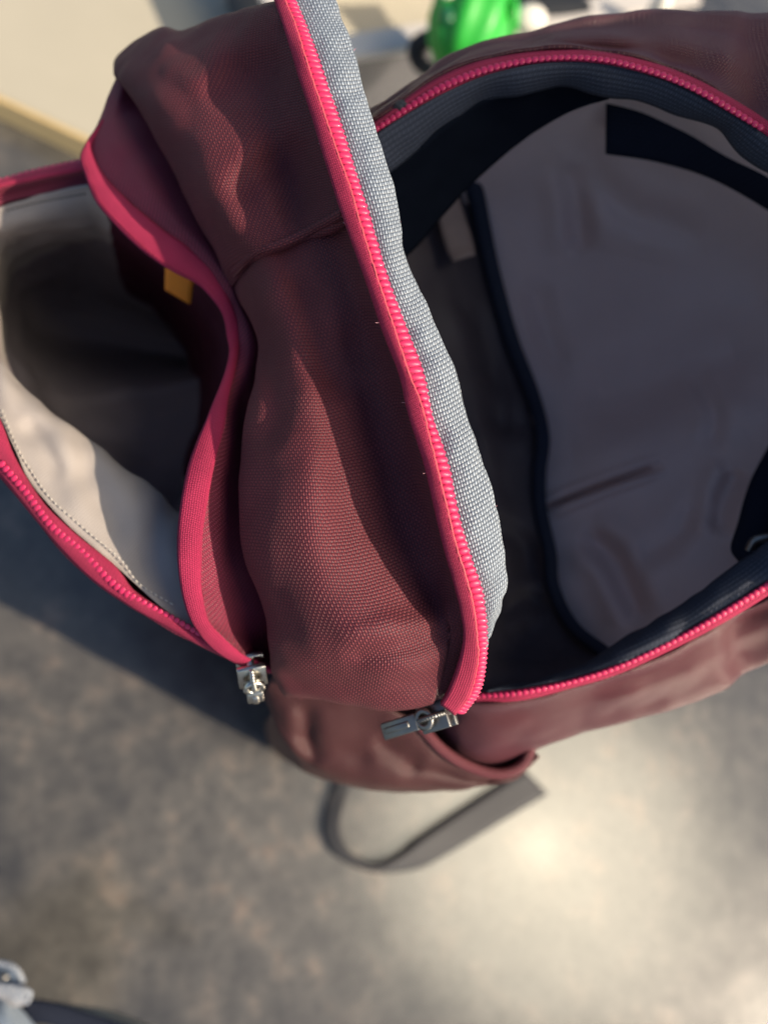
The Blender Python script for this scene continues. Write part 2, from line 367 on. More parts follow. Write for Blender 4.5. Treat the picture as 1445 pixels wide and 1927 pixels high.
rad = .0032-.0012*np.linspace(0, 1, 140)
binding = mesh_grid('seam_binding', tube_pts(C, rad, 10), M['binding'], bag, closed=True)
strip('care_label', [(826, 385, 23.2), (826, 420, 23.6), (840, 470, 23.9), (852, 492, 23.9)], [(860, 358, 23.2), (872, 400, 23.6), (888, 450, 23.9), (894, 480, 23.9)], 16, 6, M['label'], bag, .05, .0004)
strip('inner_pad', [(1140, 197, 20.1), (1240, 217, 19.8), (1345, 265, 19.4), (1445, 322, 19.0), (1570, 420, 18.8)], [(1140, 285, 20.7), (1240, 300, 20.4), (1340, 328, 20.1), (1445, 384, 19.8), (1570, 470, 19.4)], 50, 10, M['dark'], bag, .12, .003)
# --- dark binding inside the rim
strip('rim_binding', [(694, 262, 17.5), (752, 222, 17.4), (829, 178, 17.3), (906, 144, 17.2), (983, 124, 17.1), (1061, 116, 17.0), (1138, 121, 16.9), (1215, 139, 16.9), (1293, 168, 16.8), (1370, 211, 16.7), (1445, 258, 16.7), (1560, 345, 16.7), (1670, 470, 16.9)],
      [(700, 345, 18.2), (765, 300, 18.2), (840, 232, 18.1), (910, 190, 18.0), (983, 176, 17.8), (1055, 160, 17.8), (1138, 180, 17.7), (1205, 188, 17.6), (1275, 214, 17.5), (1350, 238, 17.5), (1400, 290, 17.5), (1520, 370, 17.5), (1640, 500, 17.6)], 120, 10, M['navy'], bag, .12, .0012, .0006, 90)
strip('rim_binding', [(912, 1302, 18.5), (982, 1297, 18.3), (1071, 1280, 18.2), (1159, 1252, 18.1), (1247, 1211, 18.0), (1335, 1163, 17.9), (1445, 1094, 17.8), (1560, 1010, 17.7)],
      [(960, 1290, 19.2), (1040, 1278, 19.2), (1128, 1240, 19.0), (1180, 1203, 18.9), (1243, 1162, 18.6), (1300, 1130, 18.6), (1366, 1080, 18.5), (1445, 1022, 18.3), (1530, 960, 18.2)], 90, 10, M['navy'], bag, .22, .0014, .0009, 110, 3)
strip('rim_dark_strip', [(690, 330, 18.0), (760, 296, 18.15), (840, 228, 18.0), (910, 186, 17.9), (983, 170, 17.75), (1060, 156, 17.7), (1140, 172, 17.65)],
      [(720, 520, 20.4), (790, 455, 20.6), (850, 385, 20.5), (915, 320, 20.0), (985, 262, 19.4), (1060, 214, 18.8), (1145, 186, 18.0)], 80, 16, M['black'], bag, -.15, .0008, .0006, 80, 4)  # near-black strip laid along the inside below the upper rim
# --- strap and buckle inside at the right
ist = strip('inner_strap', [(1470, 800, 21.5), (1415, 905, 20.8), (1392, 985, 20.2), (1378, 1035, 19.5), (1396, 1056, 18.9)], [(1570, 830, 21.3), (1490, 930, 20.5), (1458, 1000, 19.8), (1440, 1038, 19.2), (1424, 1052, 18.8)], 40, 10, M['dark'], bag, .3, .002)
C = cr(W([(1408, 1036, 19.0), (1418, 1018, 18.9), (1440, 1012, 18.8), (1465, 1010, 18.8), (1480, 1030, 18.8), (1465, 1048, 18.8)]), 24)
mesh_grid('buckle', tube_pts(C, .0011, 8), M['gun'], bag, closed=True)

# --- zip teeth: one shared mesh
bm = bmesh.new()
bmesh.ops.create_uvsphere(bm, u_segments=8, v_segments=5, radius=1.0)
tooth_me = bpy.data.meshes.new('zip_tooth'); bm.to_mesh(tooth_me); bm.free()
tooth_me.materials.append(M['tooth']); tooth_me.polygons.foreach_set('use_smooth', [True]*len(tooth_me.polygons))
NT = [0]
def teeth(L, Rr, pitch, parent, lift=.0004, across=.55, along=.52, high=.0006, tilt=0.25, d0=0.0):
    A, B = cr(W(L), 400), cr(W(Rr), 400)
    Cc = (A+B)/2; s = np.r_[0, np.cumsum(np.linalg.norm(np.diff(Cc, axis=0), axis=1))]
    n = int(s[-1]/pitch); T = np.gradient(Cc, axis=0)
    for k in range(n):
        q = (k+.5)*s[-1]/n
        ip = lambda X: Vector([np.interp(q, s, X[:, j]) for j in range(3)])
        c, t, a = ip(Cc), ip(T).normalized(), ip(B)-ip(A)
        wd = a.length; x = (a-t*a.dot(t)).normalized(); z = x.cross(t)
        if z.dot(CAMPOS-c) < 0: z = -z
        x2 = (x+t*tilt).normalized(); y2 = z.cross(x2)
        m = Matrix((x2*(wd*across), y2*(pitch*along), z*high)).transposed().to_4x4()
        m.translation = c+z*lift-BASE
        o = bpy.data.objects.new('zip_tooth', tooth_me); o.parent = parent; o.matrix_basis = m; col.objects.link(o); NT[0] += 1

# --- the zip round the rim: tape, then teeth
zt = strip('zip_tape', [(x, y, d-.02) for x, y, d in rim[0:14]], [(700, 255, 17.5), (752, 222, 17.4), (829, 178, 17.3), (906, 144, 17.2), (983, 124, 17.1), (1061, 116, 17.0), (1138, 121, 16.9), (1215, 139, 16.9), (1293, 168, 16.8), (1370, 211, 16.7), (1445, 258, 16.7), (1545, 345, 16.7), (1650, 470, 16.9), (1700, 620, 17)], 140, 5, M['pink'], bag, .04, .0008)
def mixl(A, B, t): return [tuple(a+(b-a)*t for a, b in zip(p, q)) for p, q in zip(A, B)]
ru = [(700, 235, 17.45), (803, 160, 17.25), (880, 124, 17.15), (958, 106, 17.05), (1035, 98, 16.95), (1112, 98, 16.85), (1190, 111, 16.8), (1267, 134, 16.75), (1344, 170, 16.65), (1445, 232, 16.6), (1480, 256, 16.6)]
rd = [(706, 252, 17.45), (819, 182, 17.2), (896, 147, 17.1), (970, 126, 17.0), (1045, 116, 16.9), (1118, 118, 16.8), (1180, 130, 16.75), (1252, 153, 16.7), (1325, 187, 16.6), (1430, 250, 16.55), (1466, 275, 16.6)]
teeth(mixl(ru, rd, .36)[:-1], mixl(ru, rd, 1.0)[:-1], .00145, zt, .0002, .44, .60, .00042)
lo_o = [(890, 1322, 18.7), (982, 1316, 18.25), (1071, 1294, 18.15), (1159, 1268, 18.05), (1247, 1228, 17.95), (1335, 1184, 17.85), (1445, 1118, 17.75), (1540, 1048, 17.65)]
lo_i = [(895, 1305, 18.7), (982, 1297, 18.25), (1071, 1279, 18.15), (1159, 1251, 18.05), (1247, 1211, 17.95), (1335, 1162, 17.85), (1445, 1093, 17.75), (1535, 1026, 17.65)]
zt2 = strip('zip_tape', lo_o, lo_i, 120, 5, M['pink'], bag, .04, .0008)
teeth(mixl(lo_o, lo_i, .42)[:7], mixl(lo_o, lo_i, 1.05)[:7], .0015, zt2, .0007, .44, .60, .00042)

# --- the front panel folded away to the left: zip edge
DY = ([-60, 0, 100, 250, 450, 700, 950, 1050, 1120, 1190, 1250, 1300, 1345], [16.3, 15.9, 15.4, 15.1, 14.8, 14.6, 14.5, 14.6, 14.8, 15.1, 15.6, 16.2, 16.9])
def dz(y, o=0.0): return float(np.interp(y, *DY))+o
def E(P, o=0.0): return [(x, y, dz(y, o)) for x, y in P]
tapeL = [(490, -70), (517, 0), (543, 76), (565, 150), (591, 229), (615, 311), (648, 414), (690, 530), (720, 620), (751, 700), (768, 774), (797, 866), (814, 937), (834, 1023), (854, 1094), (868, 1150), (873, 1195), (864, 1242), (845, 1295), (829, 1324)]
tapeM = [(512, -70), (537, 0), (557, 50), (572, 100), (596, 174), (613, 224), (633, 281), (657, 349), (676, 414), (712, 530), (742, 620), (768, 700), (791, 757), (814, 848), (834, 928), (857, 1023), (877, 1088), (891, 1145), (897, 1200), (898, 1246), (884, 1305), (856, 1345)]
coilR = [(530, -70), (553, 0), (574, 50), (596, 109), (622, 185), (642, 244), (666, 322), (694, 410), (730, 530), (763, 620), (793, 700), (811, 786), (840, 871), (860, 971), (883, 1048), (905, 1114), (913, 1185), (911, 1246), (900, 1298), (872, 1338)]
greyR = [(598, -70), (629, 0), (648, 54), (670, 113), (679, 157), (700, 229), (720, 294), (740, 357), (751, 414), (754, 470), (776, 520), (803, 580), (828, 640), (854, 700), (877, 786), (905, 871), (928, 943), (944, 1028), (950, 1100), (940, 1124), (934, 1157), (915, 1190)]
tp = strip('zip_tape', E(tapeL, 0.0), E(coilR, .14), 160, 8, M['pink'], bag, .02, .0010)
strip('zip_tape_fold', E(tapeL, -.03), E(tapeM, -.16), 160, 6, M['pink'], tp, .03, .0007, .00008, 900)
teeth(E(tapeM, .02)[1:], E([(x+3, y) for x, y in coilR], .10)[1:], .00142, tp, .0000, .62, .60, .00058, tilt=.22)
mesh_grid('tape_selvedge', tube_pts(cr(W(E(tapeM, -.18)), 260)+np.random.default_rng(3).normal(0, .00005, (260, 3)), .00021, 6), plain('coral_thread', (.60, .085, .11), .7, var=.4, scale=1500), tp, closed=True)
# folded side of the tape at its lower end
GT = [(x, y, dz(y, .16)) for x, y in coilR[:18]]
grey = strip_pts([(x-6, y, d+.06) for x, y, d in GT], [(x, y, dz(y, .22)) for x, y in greyR], 170, 14, .12)
flapb = mesh_grid('flap_binding', grey, M['tape'], bag, .0012, .00045, 200)
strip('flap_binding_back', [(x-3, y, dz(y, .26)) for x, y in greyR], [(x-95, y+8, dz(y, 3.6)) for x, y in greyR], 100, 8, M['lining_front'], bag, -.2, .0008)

# --- gusset of the flap (two cloth panels meeting at a sewn seam)
def under(rows, dx=22, dd=1.6, dy=6):
    return [r+[(r[-1][0]+dx, r[-1][1]+dy, r[-1][2]+dd)] for r in rows]
up_rows = [
 [(522, 22, 18.3), (440, 52, 19.6), (352, 84, 20.6), (298, 88, 21.0), (250, 112, 21.6)],
 [(512, 2, 15.9), (432, 29, 17.4), (350, 59, 18.5), (300, 58, 19.0), (224, 106, 20.2)],
 [(532, 60, 15.6), (455, 88, 16.7), (375, 108, 17.2), (300, 108, 17.7), (219, 138, 19.2)],
 [(556, 140, 15.4), (492, 170, 16.6), (415, 190, 16.7), (330, 196, 17.0), (243, 170, 18.6)],
 [(588, 228, 15.2), (525, 262, 16.5), (445, 290, 16.4), (368, 296, 16.8), (286, 238, 18.4)],
 [(620, 325, 15.0), (562, 356, 16.5), (495, 388, 16.4), (420, 400, 16.6), (340, 345, 18.2)],
 [(645, 402, 14.9), (585, 437, 16.1), (530, 462, 16.4), (480, 478, 16.7), (412, 480, 18.0)],
 [(650, 416, 15.1), (590, 450, 16.5), (536, 474, 16.9), (487, 490, 17.2), (438, 540, 18.2)]]
tuck = lambda rows: [[(r[0][0]+12, r[0][1]+3, r[0][2]+.10)]+r[1:] for r in rows]
G = grid_pts(under(tuck(up_rows), 18, 1.5), 110, 90)
G = fold(G, [(560, 120), (500, 130), (440, 150), (400, 210)], 40, .2)
G = fold(G, [(590, 290), (540, 300), (480, 330), (430, 390)], 34, .15)
G = fold(G, [(300, 130), (340, 180), (370, 260)], 30, .1)
ug = mesh_grid('flap_gusset', G, M['maroon'], bag, .0008, .0007, 75)
lo_rows = [
 [(645, 404, 15.2), (585, 439, 16.6), (530, 465, 17.0), (482, 482, 17.4), (440, 530, 18.4)],
 [(655, 428, 14.9), (597, 462, 16.1), (541, 488, 16.4), (494, 503, 16.6), (452, 560, 17.9)],
 [(690, 530, 14.8), (640, 568, 16.0), (585, 585, 16.1), (535, 600, 16.3), (490, 632, 17.5)],
 [(722, 620, 14.8), (664, 655, 16.2), (612, 680, 16.0), (560, 700, 16.1), (486, 690, 17.1)],
 [(751, 700, 14.7), (690, 740, 16.2), (622, 775, 15.8), (565, 790, 15.7), (470, 770, 16.7)],
 [(780, 810, 14.7), (714, 850, 16.2), (640, 880, 15.7), (570, 890, 15.3), (458, 870, 16.4)],
 [(808, 920, 14.7), (740, 960, 16.15), (655, 985, 15.55), (575, 1000, 15.1), (457, 960, 16.2)],
 [(834, 1015, 14.8), (768, 1050, 16.0), (685, 1085, 15.4), (595, 1095, 15.1), (470, 1060, 16.3)],
 [(855, 1095, 15.0), (810, 1128, 16.0), (725, 1170, 15.2), (620, 1180, 15.2), (498, 1140, 16.5)],
 [(868, 1165, 15.2), (835, 1192, 15.55), (750, 1232, 15.4), (640, 1240, 15.6), (513, 1210, 16.7)],
 [(860, 1235, 15.8), (822, 1262, 16.1), (742, 1282, 16.0), (640, 1282, 16.3), (520, 1268, 17.2)],
 [(838, 1305, 16.6), (806, 1322, 16.7), (730, 1331, 16.8), (640, 1322, 17.1), (545, 1306, 17.8)],
 [(836, 1298, 18.3), (803, 1310, 18.6), (730, 1312, 18.8), (645, 1306, 19.2), (562, 1290, 19.6)]]
wall = lambda rows: [[r[0], (r[0][0]-30, r[0][1]+6, r[0][2]+min(1.15, max(.1, (r[1][2]-r[0][2])*.75)))]+r[1:] for r in rows]
G = grid_pts(under(wall(tuck(lo_rows)), 24, 1.6), 190, 120)
G = fold(G, [(480, 640), (500, 690), (520, 760), (500, 850)], 22, .12)
G = fold(G, [(850, 1165), (810, 1205), (740, 1218), (640, 1238)], 24, .20)
G = fold(G, [(560, 500), (570, 580), (600, 660), (640, 760)], 30, .18)
lg = mesh_grid('flap_gusset', G, M['maroon'], bag, .0008, .0007, 75, seed=5)
# stitching along the seam
C = cr(W([(640, 404, 14.95), (585, 437, 16.05), (530, 462, 16.35), (482, 478, 16.65), (440, 520, 17.7)]), 120)
bm = bmesh.new()
for k in range(30):
    a, b = Vector(C[k*4]), Vector(C[min(119, k*4+3)])
    mt = Matrix.Translation((a+b)/2-BASE) @ (b-a).to_track_quat('Z', 'Y').to_matrix().to_4x4() @ Matrix.Diagonal((.00028, .00028, (b-a).length*.5, 1))
    bmesh.ops.create_uvsphere(bm, u_segments=6, v_segments=4, radius=1, matrix=mt)
tag(bm_obj('seam_stitching', bm, M['thread'], ug), kind='stuff')
mesh_grid('seam_piping', tube_pts(cr(W([(648, 400, 14.95), (585, 434, 16.05), (530, 459, 16.35), (482, 475, 16.7), (442, 512, 17.7)]), 60), .0011, 8), M['maroon'], ug, closed=True)

# --- pocket on the front panel: cloth band, pink zip band, lining
pin = [(224, 150), (207, 188), (186, 232), (173, 266), (178, 300), (202, 339), (240, 378), (279, 412), (310, 436), (349, 463), (388, 498), (411, 529), (430, 564), (446, 610), (448, 649), (442, 688), (430, 746), (421, 806), (403, 876), (390, 946), (380, 1012), (378, 1089), (382, 1128), (391, 1167), (419, 1198), (465, 1237), (516, 1260)]
pou = [(196, 230), (165, 272), (154, 300), (163, 331), (182, 378), (217, 420), (256, 459), (295, 490), (333, 513), (372, 533), (403, 564), (422, 595), (430, 637), (434, 662), (426, 703), (407, 750), (384, 806), (360, 865), (345, 934), (337, 1000), (337, 1055), (345, 1117), (364, 1171), (395, 1213), (430, 1238), (465, 1254), (516, 1264)]
PD = ([0, 200, 300, 450, 560, 650, 750, 900, 1050, 1170, 1264], [20, 19.4, 19.0, 18.4, 18.2, 18.0, 17.4, 16.5, 16.3, 16.7, 17.6])
def pd(y, o=0.0): return float(np.interp(y, *PD))+o
pb = strip('pocket_zip_band', [(x, y, pd(y, -.05)) for x, y in pou], [(200, 225, pd(225))]+[(x, y, pd(y, 0.0)) for x, y in pin[3:]], 150, 8, M['pinkedge'], bag, .06, .0011, .00015, 200)
strip('pocket_zip_band_hem', [(x, y, pd(y, -.03)) for x, y in pou], [(x+8, y+4, pd(y, .75)) for x, y in pou], 120, 4, M['pinkedge'], pb, 0, .0006)
# plum cloth between zip band and gusset, running in under the gusset
PV = [(258, 142), (264, 152), (272, 165), (282, 185), (300, 230), (322, 270), (345, 320), (368, 365), (395, 410), (420, 455), (440, 500), (462, 545), (480, 590), (500, 630), (510, 670), (505, 730), (495, 800), (485, 880), (485, 950), (495, 1020), (505, 1080), (520, 1130), (530, 1170), (540, 1210), (545, 1240), (550, 1262), (556, 1280)]
prow = []
for (x, y), (vx, vy) in zip(pin, PV):
    d0, d2 = pd(y), float(np.interp(vy, [130, 150, 230, 345, 480, 590, 690, 760], [20.1, 20.0, 19.5, 19.25, 19.1, 18.9, 18.9, 19.1])) if vy < 760 else pd(vy, 1.7)
    if y < 700:                     # upper part bulges to the left and rolls over
        mid = (x*.52+vx*.48, y*.52+vy*.48, (d0+d2)/2-.35)
    else:
        mid = (x*.5+vx*.5, y*.5+vy*.5, (d0+d2)/2+.15)
    prow.append([(x-2, y, d0+.04), (x*.8+vx*.2, y*.8+vy*.2, d0*.8+d2*.2-(.22 if y < 700 else -.05)), mid, (vx, vy, d2)])
G = grid_pts(prow, 150, 40)
mesh_grid('pocket_gusset', G, M['plum'], bag, .0007, .0006, 80, seed=8)
# lip, lining and outer cloth of the pocket
lip = [(165, 347, 20.6), (80, 365, 21.0), (0, 388, 21.2), (-110, 440, 21.2), (-170, 580, 20), (-90, 715, 18.6), (0, 783, 17.75), (50, 896, 17.55), (120, 981, 17.45), (217, 1062, 17.4), (310, 1148, 17.4), (385, 1198, 17.5),
       (440, 1160, 18.8), (455, 950, 19.6), (478, 750, 20.6), (468, 600, 21.2), (372, 508, 21.4), (258, 432, 21.3)]
ring1 = [(180, 405, 22.0), (100, 420, 22.2), (25, 440, 22.4), (-10, 480, 22.6), (-25, 570, 21.8), (-25, 650, 19.4), (10, 698, 18.6), (78, 762, 18.55), (138, 810, 18.65), (205, 862, 18.75), (275, 917, 18.8), (343, 976, 18.9),
         (405, 970, 20), (435, 860, 21), (448, 740, 21.5), (432, 620, 22), (372, 545, 22), (285, 465, 22)]
ring2 = [(205, 470, 26.0), (150, 480, 27), (85, 510, 27.5), (40, 545, 27.5), (30, 610, 27.0), (40, 720, 23.0), (75, 790, 22.5), (133, 850, 22.3), (185, 885, 22.3), (240, 930, 22.3), (300, 970, 22.4), (352, 1010, 22.6),
         (370, 880, 24.5), (382, 800, 26), (385, 720, 27), (370, 640, 27.5), (320, 560, 27.5), (265, 510, 27)]
def ringctr(Rg, k, dd, c=(225, 680)):
    return [(c[0]+(x-c[0])*k, c[1]+(y-c[1])*k, d+dd) for x, y, d in Rg]
RG = [lip, ring1, ring2, ringctr(ring2, .66, 4.0, (350, 740)), ringctr(ring2, .10, 6.0, (520, 700))]
A = np.array([closed(W(r), 150) for r in RG])
G = np.stack([crp(A[:, j], 70) for j in range(150)], 1)
G = fold(G, [(150, 800), (165, 880), (200, 960), (240, 1030)], 26, .18)
G = fold(G, [(40, 790), (80, 830), (120, 900)], 20, .14)
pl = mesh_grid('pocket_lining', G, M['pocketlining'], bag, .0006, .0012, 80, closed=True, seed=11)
pl.data.materials.append(M['pocketshade']); pl.data.materials.append(M['plumback'])
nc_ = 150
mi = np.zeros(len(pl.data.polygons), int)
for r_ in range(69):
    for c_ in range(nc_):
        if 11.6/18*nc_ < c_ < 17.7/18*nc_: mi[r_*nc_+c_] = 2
        elif r_ > 69*.41: mi[r_*nc_+c_] = 1  # deep rows take the lining tone with painted shade
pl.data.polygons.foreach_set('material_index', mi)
lipo = [(158, 318, 20.9), (75, 336, 21.3), (-5, 360, 21.5), (-125, 420, 21.5), (-195, 580, 20.3), (-120, 750, 18.9), (0, 892, 17.7), (58, 962, 17.6), (116, 1031, 17.5), (174, 1089, 17.5), (240, 1136, 17.5), (372, 1210, 17.6),
        (470, 1200, 19.0), (490, 950, 20), (510, 750, 21), (500, 600, 21.6), (390, 490, 21.8), (262, 415, 21.7)]
cw = (300, 760)
RO = [lipo, ringctr(lipo, .95, .7, cw), ringctr(lipo, .80, 3.6, cw), ringctr(lipo, .66, 8, cw), ringctr(lipo, .42, 13, cw), ringctr(lipo, .05, 14, cw)]
A = np.array([closed(W(r), 150) for r in RO])
G = np.stack([crp(A[:, j], 50) for j in range(150)], 1)
mesh_grid('pocket_front', G, M['plum'], bag, .0008, .0008, 60, closed=True, seed=12)
# zip round the pocket's far lip
plo = [(-40, 850), (0, 892), (58, 962), (116, 1031), (174, 1089), (240, 1136), (310, 1175), (372, 1210), (425, 1236)]
pli = [(-40, 730), (0, 783), (23, 845), (50, 896), (85, 946), (120, 981), (155, 1012), (217, 1062), (252, 1109), (310, 1148), (360, 1182), (425, 1222)]
zt3 = strip('zip_tape', [(x, y, 17.5) for x, y in plo], [(x-2, y+2, 17.35) for x, y in pli], 130, 8, M['pink'], bag, .14, .0009)
tc = [(0, 869), (47, 923), (97, 989), (155, 1039), (217, 1101), (271, 1136), (329, 1167), (388, 1202)]
teeth([(x-5, y+6, 17.32) for x, y in tc], [(x+5, y-6, 17.24) for x, y in tc], .00145, zt3, .0000, .50, .56, .00045, .2)
puo = [(-60, 356, 21.3), (0, 340, 21.1), (50, 325, 21), (100, 313, 20.9), (170, 298, 20.8)]
pui = [(-60, 372, 21.0), (0, 352, 20.8), (50, 342, 20.7), (100, 331, 20.6), (170, 318, 20.5)]
pui2 = [(-60, 415, 21.3), (0, 386, 21.2), (21, 377, 21.2), (90, 363, 21.0), (170, 346, 20.7)]
zt4 = strip('zip_tape', puo, pui, 50, 6, M['pink'], bag, .1, .0009)
strip('zip_tape_hem', mixl(pui, puo, .05), pui2, 50, 6, M['plum'], zt4, -.25, .0008)
teeth([(x, y-2, d-.05) for x, y, d in puo], mixl(puo, pui, .55), .0019, zt4, .0001, .5, .5, .0006, .1)
# stitching round the lining
def stitch(name, pts, n, parent, mat, r=.00022, ln=.6):
    C = cr(W(pts), n*5+1); bm = bmesh.new()
    for k in range(n):
        a, b = Vector(C[k*5]), Vector(C[k*5+3])
        mt = Matrix.Translation((a+b)/2-BASE) @ (b-a).to_track_quat('Z', 'Y').to_matrix().to_4x4() @ Matrix.Diagonal((r, r, (b-a).length*ln, 1))
        bmesh.ops.create_uvsphere(bm, u_segments=6, v_segments=4, radius=1, matrix=mt)
    return tag(bm_obj(name, bm, mat, parent), kind='stuff')
stitch('lining_stitching', [(4, 770, 17.75), (35, 845, 17.55), (62, 890, 17.5), (98, 940, 17.42), (165, 1000, 17.4), (230, 1055, 17.38), (262, 1098, 17.36), (330, 1140, 17.36)], 46, pl, M['palethread'])
stitch('lining_stitching', [(14, 396, 21.1), (60, 384, 21.0), (110, 374, 20.8), (165, 364, 20.5)], 18, pl, M['black'])
stitch('band_stitching', [(x+7, y-2, pd(y, -.13)) for x, y in pou[2:14]], 60, pb, plain('raspberry_thread', (.30, .014, .05), .6), .0002)
# orange tab inside the pocket
strip('orange_tab', [(314, 488, 20.2), (313, 544, 20.8)], [(366, 515, 20.2), (359, 572, 20.8)], 12, 6, M['orange'], bag, .04, .0012)

# --- zip pulls
def box(bm, sx, sy, sz, loc=(0, 0, 0), bev=.0003):
    r = bmesh.ops.create_cube(bm, size=1, matrix=Matrix.Translation(loc) @ Matrix.Diagonal((sx, sy, sz, 1)))
    es = list({e for v in r['verts'] for e in v.link_edges})
    bmesh.ops.bevel(bm, geom=es, offset=bev, segments=2, affect='EDGES', profile=.5)
def frame(p, q, zdir):
    x = (q-p).normalized(); z = (zdir-x*zdir.dot(x)).normalized(); y = z.cross(x)
    m = Matrix((x, y, z)).transposed().to_4x4(); m.translation = p; return m
def zip_pull(p, q, length, mat, tilt):
    """slider at p; the pull tab hangs towards q"""
    m = frame(p, q, CAMPOS-p+Vector(tilt)); m.translation = p-BASE
    bm = bmesh.new()
    box(bm, .0075, .0068, .0013, (0, 0, .0012)); box(bm, .0075, .0068, .0013, (0, 0, -.0022)); box(bm, .0020, .0018, .0032, (-.0024, 0, -.0005))
    s = bm_obj('zip_pull', bm, mat, bag); s.matrix_basis = m
    bm = bmesh.new()
    arch = [(-.0032, .0018), (-.0020, .0036), (.0006, .0040), (.0028, .0034), (.0034, .0018)]
    C = cr([(a, 0, b) for a, b in arch], 14); r = .0007
    for i in range(13):
        a, b = Vector(C[i]), Vector(C[i+1])
        bmesh.ops.create_cone(bm, cap_ends=True, segments=8, radius1=r, radius2=r, depth=(b-a).length*1.3, matrix=Matrix.Translation((a+b)/2) @ (b-a).to_track_quat('Z', 'Y').to_matrix().to_4x4())
    bm_obj('slider_bridge', bm, mat, s)
    bm = bmesh.new()                # tab: a plate with an eye at one end
    ring = 20
    def plate(z0):
        out, inn = [], []
        for i in range(ring):
            a = 2*math.pi*i/ring
            ox = math.cos(a); oy = math.sin(a)
            k = .0026
            out.append((.0014+ox*k if ox < 0 else .0014+ox*.0022+0.0, oy*k, z0))
            inn.append((.0014+ox*.0012, oy*.0013, z0))
        return out, inn
    (o1, i1), (o2, i2) = plate(.0030), plate(.0041)
    V = [[bm.verts.new(v) for v in L] for L in (o1, i1, o2, i2)]
    for i in range(ring):
        j = (i+1) % ring
        bm.faces.new((V[0][j], V[0][i], V[1][i], V[1][j])); bm.faces.new((V[2][i], V[2][j], V[3][j], V[3][i]))
        bm.faces.new((V[0][i], V[0][j], V[2][j], V[2][i])); bm.faces.new((V[1][j], V[1][i], V[3][i], V[3][j]))
    box(bm, length, .0040, .0013, (.0030+length/2, 0, .00355), .0004)
    box(bm, length*.7, .0016, .0022, (.0036+length/2, 0, .00355), .0004)
    bm_obj('pull_tab', bm, mat, s, True)
    return s
zip_pull(at(474, 1264, 17.5), at(484, 1330, 18.6), .0042, M['chrome'], (0, 0, 0))
zip_pull(at(820, 1346, 17.2), at(720, 1378, 17.9), .0100, M['gun'], (0, 0, 0))
mesh_grid('zip_end_tab', tube_pts(cr(W([(770, 200, 17.6), (752, 226, 17.7), (730, 262, 17.9), (716, 290, 18.1)]), 24), .0026+.0008*np.sin(np.linspace(0, 9, 24)), 10), M['webbing'], bag, closed=True)

# --- side pocket low on the shell, and its loose strap
sp_rows = [
 [(520, 1262, 20.2), (600, 1290, 20.3), (700, 1320, 20.4), (788, 1362, 20.5), (832, 1410, 20.8), (884, 1442, 21.1), (938, 1455, 21.3), (982, 1438, 21.4), (1003, 1394, 21.5)],
 [(500, 1300, 20.9), (538, 1360, 21.0), (612, 1395, 21.0), (702, 1418, 21.0), (792, 1440, 21.1), (862, 1460, 21.4), (915, 1468, 21.6), (962, 1455, 21.7), (1000, 1412, 21.8)],
 [(512, 1340, 22.4), (548, 1420, 22.4), (612, 1460, 22.4), (700, 1481, 22.4), (780, 1486, 22.5), (850, 1482, 22.5), (910, 1474, 22.4), (960, 1460, 22.3), (997, 1424, 22.3)],
]
NX, NY = NADIR
for dn, sh in ((30, 16), (44, 34)):
    sp_rows.append([(NX+(x-NX)*d/dn+sh*(1-k/8), NY+(y-NY)*d/dn, dn) for k, (x, y, d) in enumerate(sp_rows[2])])
G = grid_pts(sp_rows, 60, 80)
G = fold(G, [(700, 1390), (760, 1420), (790, 1455)], 20, .2)
G = fold(G, [(575, 1320), (580, 1390), (600, 1440)], 18, .2)
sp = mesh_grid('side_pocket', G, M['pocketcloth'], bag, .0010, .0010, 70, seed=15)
hem = cr(W([(p[0]+(-4 if i > 6 else 0), p[1]+1, p[2]-.12) for i, p in enumerate(sp_rows[0][3:])]), 70)
mesh_grid('pocket_hem', tube_pts(hem, .0016, 8), M['maroon'], sp, closed=True)
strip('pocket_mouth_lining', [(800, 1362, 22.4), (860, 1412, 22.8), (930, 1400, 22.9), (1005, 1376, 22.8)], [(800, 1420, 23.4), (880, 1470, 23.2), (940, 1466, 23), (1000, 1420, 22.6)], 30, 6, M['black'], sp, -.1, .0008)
C = cr(W([(1000, 1392, 22.6), (1020, 1385, 23), (1030, 1378, 23.6)]), 12); mesh_grid('webbing_loop', tube_pts(C, .0022, 8), M['webbing'], bag, closed=True)
def ribbon(name, L, Rr, n, mat, parent, thick):
    A, B = cr(np.array([list(atz(*p)) for p in L]), n), cr(np.array([list(atz(*p)) for p in Rr]), n)
    G = np.stack([A*(1-t)+B*t for t in np.linspace(0, 1, 6)], 1)
    return mesh_grid(name, G, mat, parent, thick)
ribbon('strap', [(648, 1430, .6), (632, 1478, .5), (614, 1530, .4), (612, 1570, .4), (632, 1610, .4), (680, 1634, .4), (730, 1641, .4), (790, 1633, .4), (850, 1602, .4), (940, 1548, .4), (1031, 1494, .4)],
       [(684, 1430, 1.5), (664, 1478, .8), (647, 1520, .8), (641, 1560, .8), (656, 1600, .8), (690, 1626, .8), (722, 1628, .8), (752, 1612, .7), (800, 1574, .7), (885, 1514, .5), (986, 1448, .5)], 90, M['webbing'], bag, .0014)
bm = bmesh.new()
